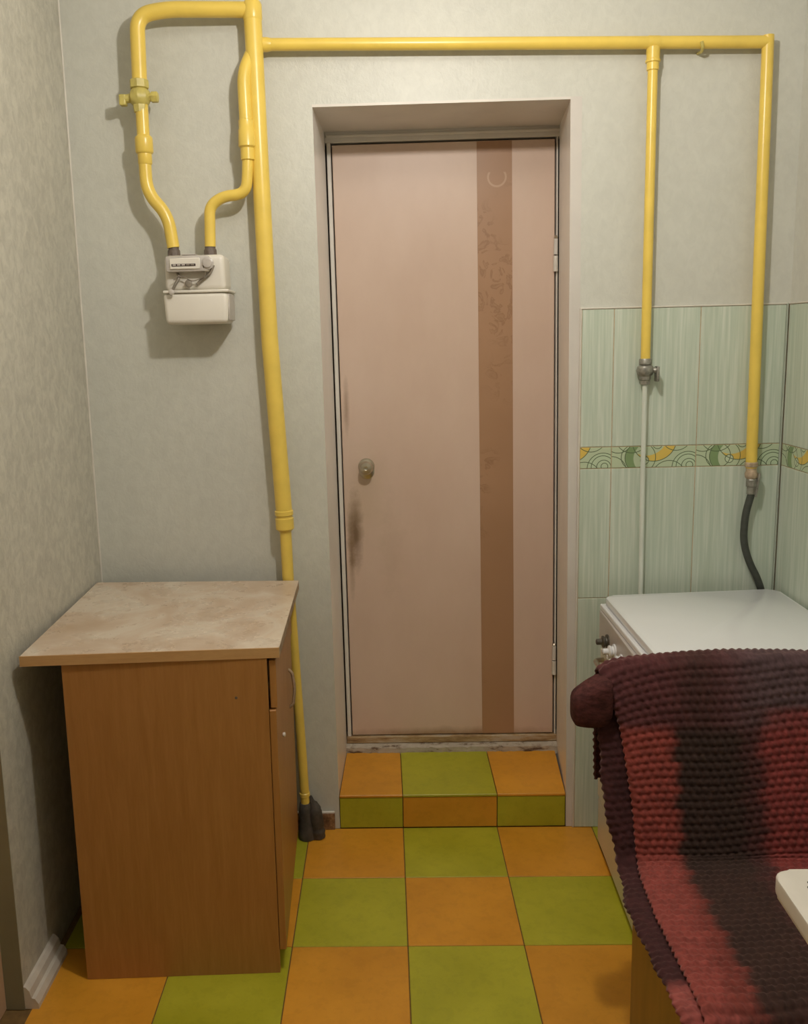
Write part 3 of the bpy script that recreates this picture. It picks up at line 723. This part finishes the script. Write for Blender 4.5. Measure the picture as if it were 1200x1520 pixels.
def make_throw(name, sec, x_left, x_right, step, amp, parent, offset, layer, thick=.006):
    pts, L = resample(sec, step); ns = len(pts)
    Pn = np.array([[p.x, p.y, p.z] for p in pts])
    d = np.gradient(Pn, axis=0); d /= np.linalg.norm(d, axis=1)[:, None]
    nrm = np.stack([np.zeros(ns), d[:, 2], -d[:, 1]], 1)     # outward (up / towards the room)
    nu = int((x_right-.45)/step); u = np.linspace(0, 1, nu)
    S = np.arange(ns)*L/(ns-1)
    y0, z0 = Pn[:, 1], Pn[:, 2]
    topf = np.exp(-((z0-.86)/.10)**2)*(y0 > -.93)
    front = (y0 < -.86)
    xl = x_left(S, y0, z0)
    X = xl[:, None]+(x_right-xl[:, None])*u[None, :]
    uu = (X-.40)/(x_right-.40)
    row = .0150; col = .0165
    # rows sag slightly towards the left edge; bumps offset on alternate rows
    bend = np.where(front & (z0 > .5), 1.0, .35)
    ph = S[:, None]/row + bend[:, None]*2.2*uu+.25*np.sin(X*23+S[:, None]*5)
    r_i = np.floor(ph)
    rowp = np.abs(np.sin(PI*ph))
    colp = .5+.5*np.cos(2*PI*(X/col+.5*(r_i % 2)+.20*np.sin(r_i*1.7)))
    seat_amp = np.where(z0 < .495, 1.25, 1.0)[:, None]
    h = seat_amp*amp*((rowp**.6)*(.35+.65*colp)-.5)
    jit = rng.normal(0, 1, (ns, nu))*.00025
    H = h+jit+offset+.004*np.sin(X*9+S[:, None]*3)*(front[:, None])
    arch = .022*(1-(2*uu-1)**2)*(topf[:, None])
    edge = np.clip((X-xl[:, None])/.012, 0, 1); H = H-(1-edge)**2*.007      # rounded edge
    co = np.zeros((ns, nu, 3)); co[..., 0] = X
    co[..., 1] = y0[:, None]+nrm[:, 1][:, None]*H
    co[..., 2] = z0[:, None]+nrm[:, 2][:, None]*H+arch-.010*topf[:, None]*np.exp(-((X-xl[:, None])/.02)**2)
    # colours
    maroon, black, redc, pink, red2, brown, plum = colour(0, 0, 0, 0, 0)
    Z = co[..., 2]; Y = co[..., 1]
    hang = ((Y < -.86) & (Z > .492))
    C_ = np.zeros((ns, nu, 3)); wob = .006*np.sin(r_i*2.1)+.004*np.sin(r_i*5.3)
    Xw = X+wob
    if layer == 'main':
        topz = (sstep(.735, .765, Z)*hang+(~hang)*(Y > -.9))[..., None]
        base = np.zeros_like(C_)
        def stripe(w_, c): 
            nonlocal base; base = base*(1-w_[..., None])+c*w_[..., None]
        base[:] = maroon
        stripe(sstep(.46, .47, Xw)*0+1, redc)
        stripe(sstep(.532, .558, Xw), black)
        stripe(sstep(.66, .70, Xw)*.55, maroon)
        stripe(sstep(.700, .740, Xw), red2)
        up_ = maroon*(1-sstep(.60, .74, X)[..., None])+plum*sstep(.60, .74, X)[..., None]
        dark = np.exp(-((X-.60)/.05)**2)[..., None]; up_ = up_*(1-dark*.6)+black*dark*.6
        lowtop = (sstep(.66, .80, X)*sstep(.80, .775, Z))[..., None]
        hz = topz*(1-lowtop*.8)
        hangc = base*(1-hz)+up_*hz
        # seat: pink stripe along the edge, brown elsewhere, reddish near the back at right
        sb = np.zeros_like(C_); sb[:] = brown
        xb_ = np.interp(Y, [-1.36, -1.0], [.500, .535]); wv = sstep(.012, -.012, Xw-xb_)[..., None]; sb = sb*(1-wv)+pink*wv
        rv = (sstep(.68, .74, Xw)*sstep(-1.16, -1.04, Y))[..., None]*.7; sb = sb*(1-rv)+red2*rv
        bk = (sstep(.545, .57, Xw)*sstep(.72, .68, Xw)*sstep(-1.06, -1.0, Y))[..., None]; sb = sb*(1-bk)+black*bk
        seatw = (sstep(.52, .46, Z)*(Y < -.92))[..., None]
        C_ = hangc*(1-seatw)+sb*seatw
    else:
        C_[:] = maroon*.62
        pk = sstep(-1.29, -1.33, Y)[..., None]; C_ = C_*(1-pk)+pink*.9*pk
    nz = .82+.36*rng.random((ns, nu)); blk = .85+.3*rng.random((ns//6+2, nu//6+2))
    nb = blk[np.arange(ns)[:, None]//6, np.arange(nu)[None, :]//6]
    C_ = C_*(nz*nb)[..., None]
    me = bpy.data.meshes.new(name)
    idx = np.arange(ns*nu).reshape(ns, nu)
    q = np.stack([idx[:-1, :-1], idx[1:, :-1], idx[1:, 1:], idx[:-1, 1:]], -1).reshape(-1, 4)
    me.vertices.add(ns*nu); me.vertices.foreach_set('co', co.reshape(-1))
    me.loops.add(q.size); me.loops.foreach_set('vertex_index', q.reshape(-1).astype(np.int32))
    me.polygons.add(len(q)); me.polygons.foreach_set('loop_start', (np.arange(len(q))*4).astype(np.int32))
    me.polygons.foreach_set('use_smooth', np.ones(len(q), bool))
    me.update(calc_edges=True)
    ca = me.color_attributes.new('yarn', 'FLOAT_COLOR', 'POINT')
    ca.data.foreach_set('color', np.concatenate([C_.reshape(-1, 3), np.ones((ns*nu, 1))], 1).reshape(-1))
    me.materials.append(M['yarn'])
    o = bpy.data.objects.new(name, me); COL.objects.link(o); o.parent = parent
    if parent:
        o.location = -parent.location
    so = o.modifiers.new('thickness', 'SOLIDIFY'); so.thickness = thick; so.offset = 1 if False else -1
    return o
t = NT('knitted_yarn'); at = t.new('ShaderNodeAttribute', attribute_name='yarn')
t.bump(t.noise(t.coord(), 420, 3, .7), .6, .001)
M['yarn'] = t.fin(at.outputs['Color'], .85, 0, .25)
t.b.inputs['Sheen Weight'].default_value = .25; t.b.inputs['Sheen Roughness'].default_value = .5
t.b.inputs['Sheen Tint'].default_value = (.9, .6, .55, 1)

th = empty('knitted_throw', (.70, -1.0, .48)); tag(th, 'dark red and black chunky knitted throw draped over the chair back and seat', 'throw')
def xl_main(S, y, z):
    # left edge of the top layer
    hang = (y < -.86) & (z > .49)
    x = np.where(y < -.985, .452, .408)
    xh = np.interp(z, [.46, .60, .75, .80, .85], [.459, .455, .438, .424, .406])
    x = np.where(hang, xh, x); x = np.where((y > -.86), .404, x)
    kx = np.interp(y, [-1.40, -1.14, -1.0, -.985], [.450, .446, .454, .459]); x = np.where((z <= .49) & (y < -.9), kx, x)
    k_ = np.ones(9)/9; xp = np.pad(x, 4, mode='edge'); return np.convolve(xp, k_, 'valid')+.0015*np.sin(S*2*PI/.015)
def xl_under(S, y, z):
    hang = (y < -.86) & (z > .49)
    xh = np.interp(z, [.46, .50, .60, .73, .78, .85], [.424, .420, .401, .398, .404, .420])
    x = np.where(hang, xh, .424); x = np.where(y > -.86, .430, x)
    kx = np.interp(y, [-1.40, -1.25, -1.10, -.98], [.419, .411, .405, .424]); x = np.where((z <= .49) & (y < -.9), kx, x)
    k_ = np.ones(9)/9; xp = np.pad(x, 4, mode='edge'); return np.convolve(xp, k_, 'valid')+.0018*np.sin(S*2*PI/.017)+.002*np.sin(S*2*PI/.09)
make_throw('top_layer', sect, xl_main, .985, .0027, .0052, th, .0125, 'main', .006)
sect2 = smooth_path([(0, -.872, .80), (0, -.975, .490), (0, -1.03, .486), (0, -1.375, .484), (0, -1.405, .45), (0, -1.41, .26)], .028, 8)
make_throw('under_layer', sect2, xl_under, .70, .0034, .0045, th, .001, 'under', .008)
# folded ear of the throw wrapped round the end of the top rail
bm = bmesh.new()
ear = [(.430, .036, .048), (.405, .038, .052), (.385, .036, .048), (.366, .034, .040), (.353, .032, .034), (.347, .026, .028), (.345, .008, .010)]
rings = []
for i, (x, ry, rz_) in enumerate(ear):
    zc = .790+(-.0)*(i)
    ring = []
    for q in range(26):
        a = 2*PI*q/26; cxx, czz = math.cos(a), math.sin(a)
        pw = .48
        ring.append(bm.verts.new((x, -.872+ry*math.copysign(abs(cxx)**pw, cxx), zc+(x-.385)*.30+rz_*1.0*math.copysign(abs(czz)**pw, czz)+random.uniform(-.001, .001))))
    rings.append(ring)
for a, b in zip(rings, rings[1:]):
    for q in range(26): bm.faces.new((a[q], a[(q+1) % 26], b[(q+1) % 26], b[q]))
bm.faces.new(rings[0]); bm.faces.new(rings[-1][::-1])
M['yarn_dark'] = simple('dark_maroon_yarn', (.070, .022, .020), .9, .45, 60, bump=1.0, bscale=110, stretch=(1, 1, 2.2), spec=.2)
fo = loc_part('folded_corner', bm, M['yarn_dark'], th, th)
sd = fo.modifiers.new('s', 'SUBSURF'); sd.levels = 1; sd.render_levels = 1

# ------------------------------------------------------------------ table at the lower right
tb = empty('table', (.83, -1.75, 0)); tag(tb, 'off-white tabletop corner jutting in from the right, in front of the throw', 'table')
tp = roundpoly([(.516, -2.05), (1.13, -2.05), (1.13, -1.402), (.534, -1.402)], [.02, .02, .02, .028], 6)
loc_part('tabletop', prism(bmesh.new(), tp, .722, .750, bev=.004, seg=3), M['table'], tb, tb, True)
for x in (.60, 1.07):
    for y in (-1.97, -1.47):
        loc_part('leg', T([(x, y, .70), (x, y, 0)], [.018, .014], 12), M['table'], tb, tb)
loc_part('apron', B(.585, 1.085, -1.99, -1.972, .655, .7215), M['table'], tb, tb, False)
loc_part('apron', B(.585, 1.085, -1.468, -1.450, .655, .7215), M['table'], tb, tb, False)
for (x, y, l, wd, an, lb) in ((.579, -1.438, .0075, .004, -.5, 'larger dark crumb on the off-white tabletop corner'),
                          (.570, -1.447, .0035, .002, .8, 'smaller dark crumb beside the larger one on the off-white tabletop')):
    cr = bmesh.new(); bmesh.ops.create_icosphere(cr, subdivisions=2, radius=1)
    for v in cr.verts:
        v.co = Vector((v.co.x*l, v.co.y*wd, max(v.co.z, -.2)*.0022))*(1+random.uniform(-.12, .12))
    crumb = obj('crumb', cr, M['smudge'], None, True, (x, y, .7505)); crumb.rotation_euler.z = an
    tag(crumb, lb, 'crumb', 'crumbs on the tabletop')
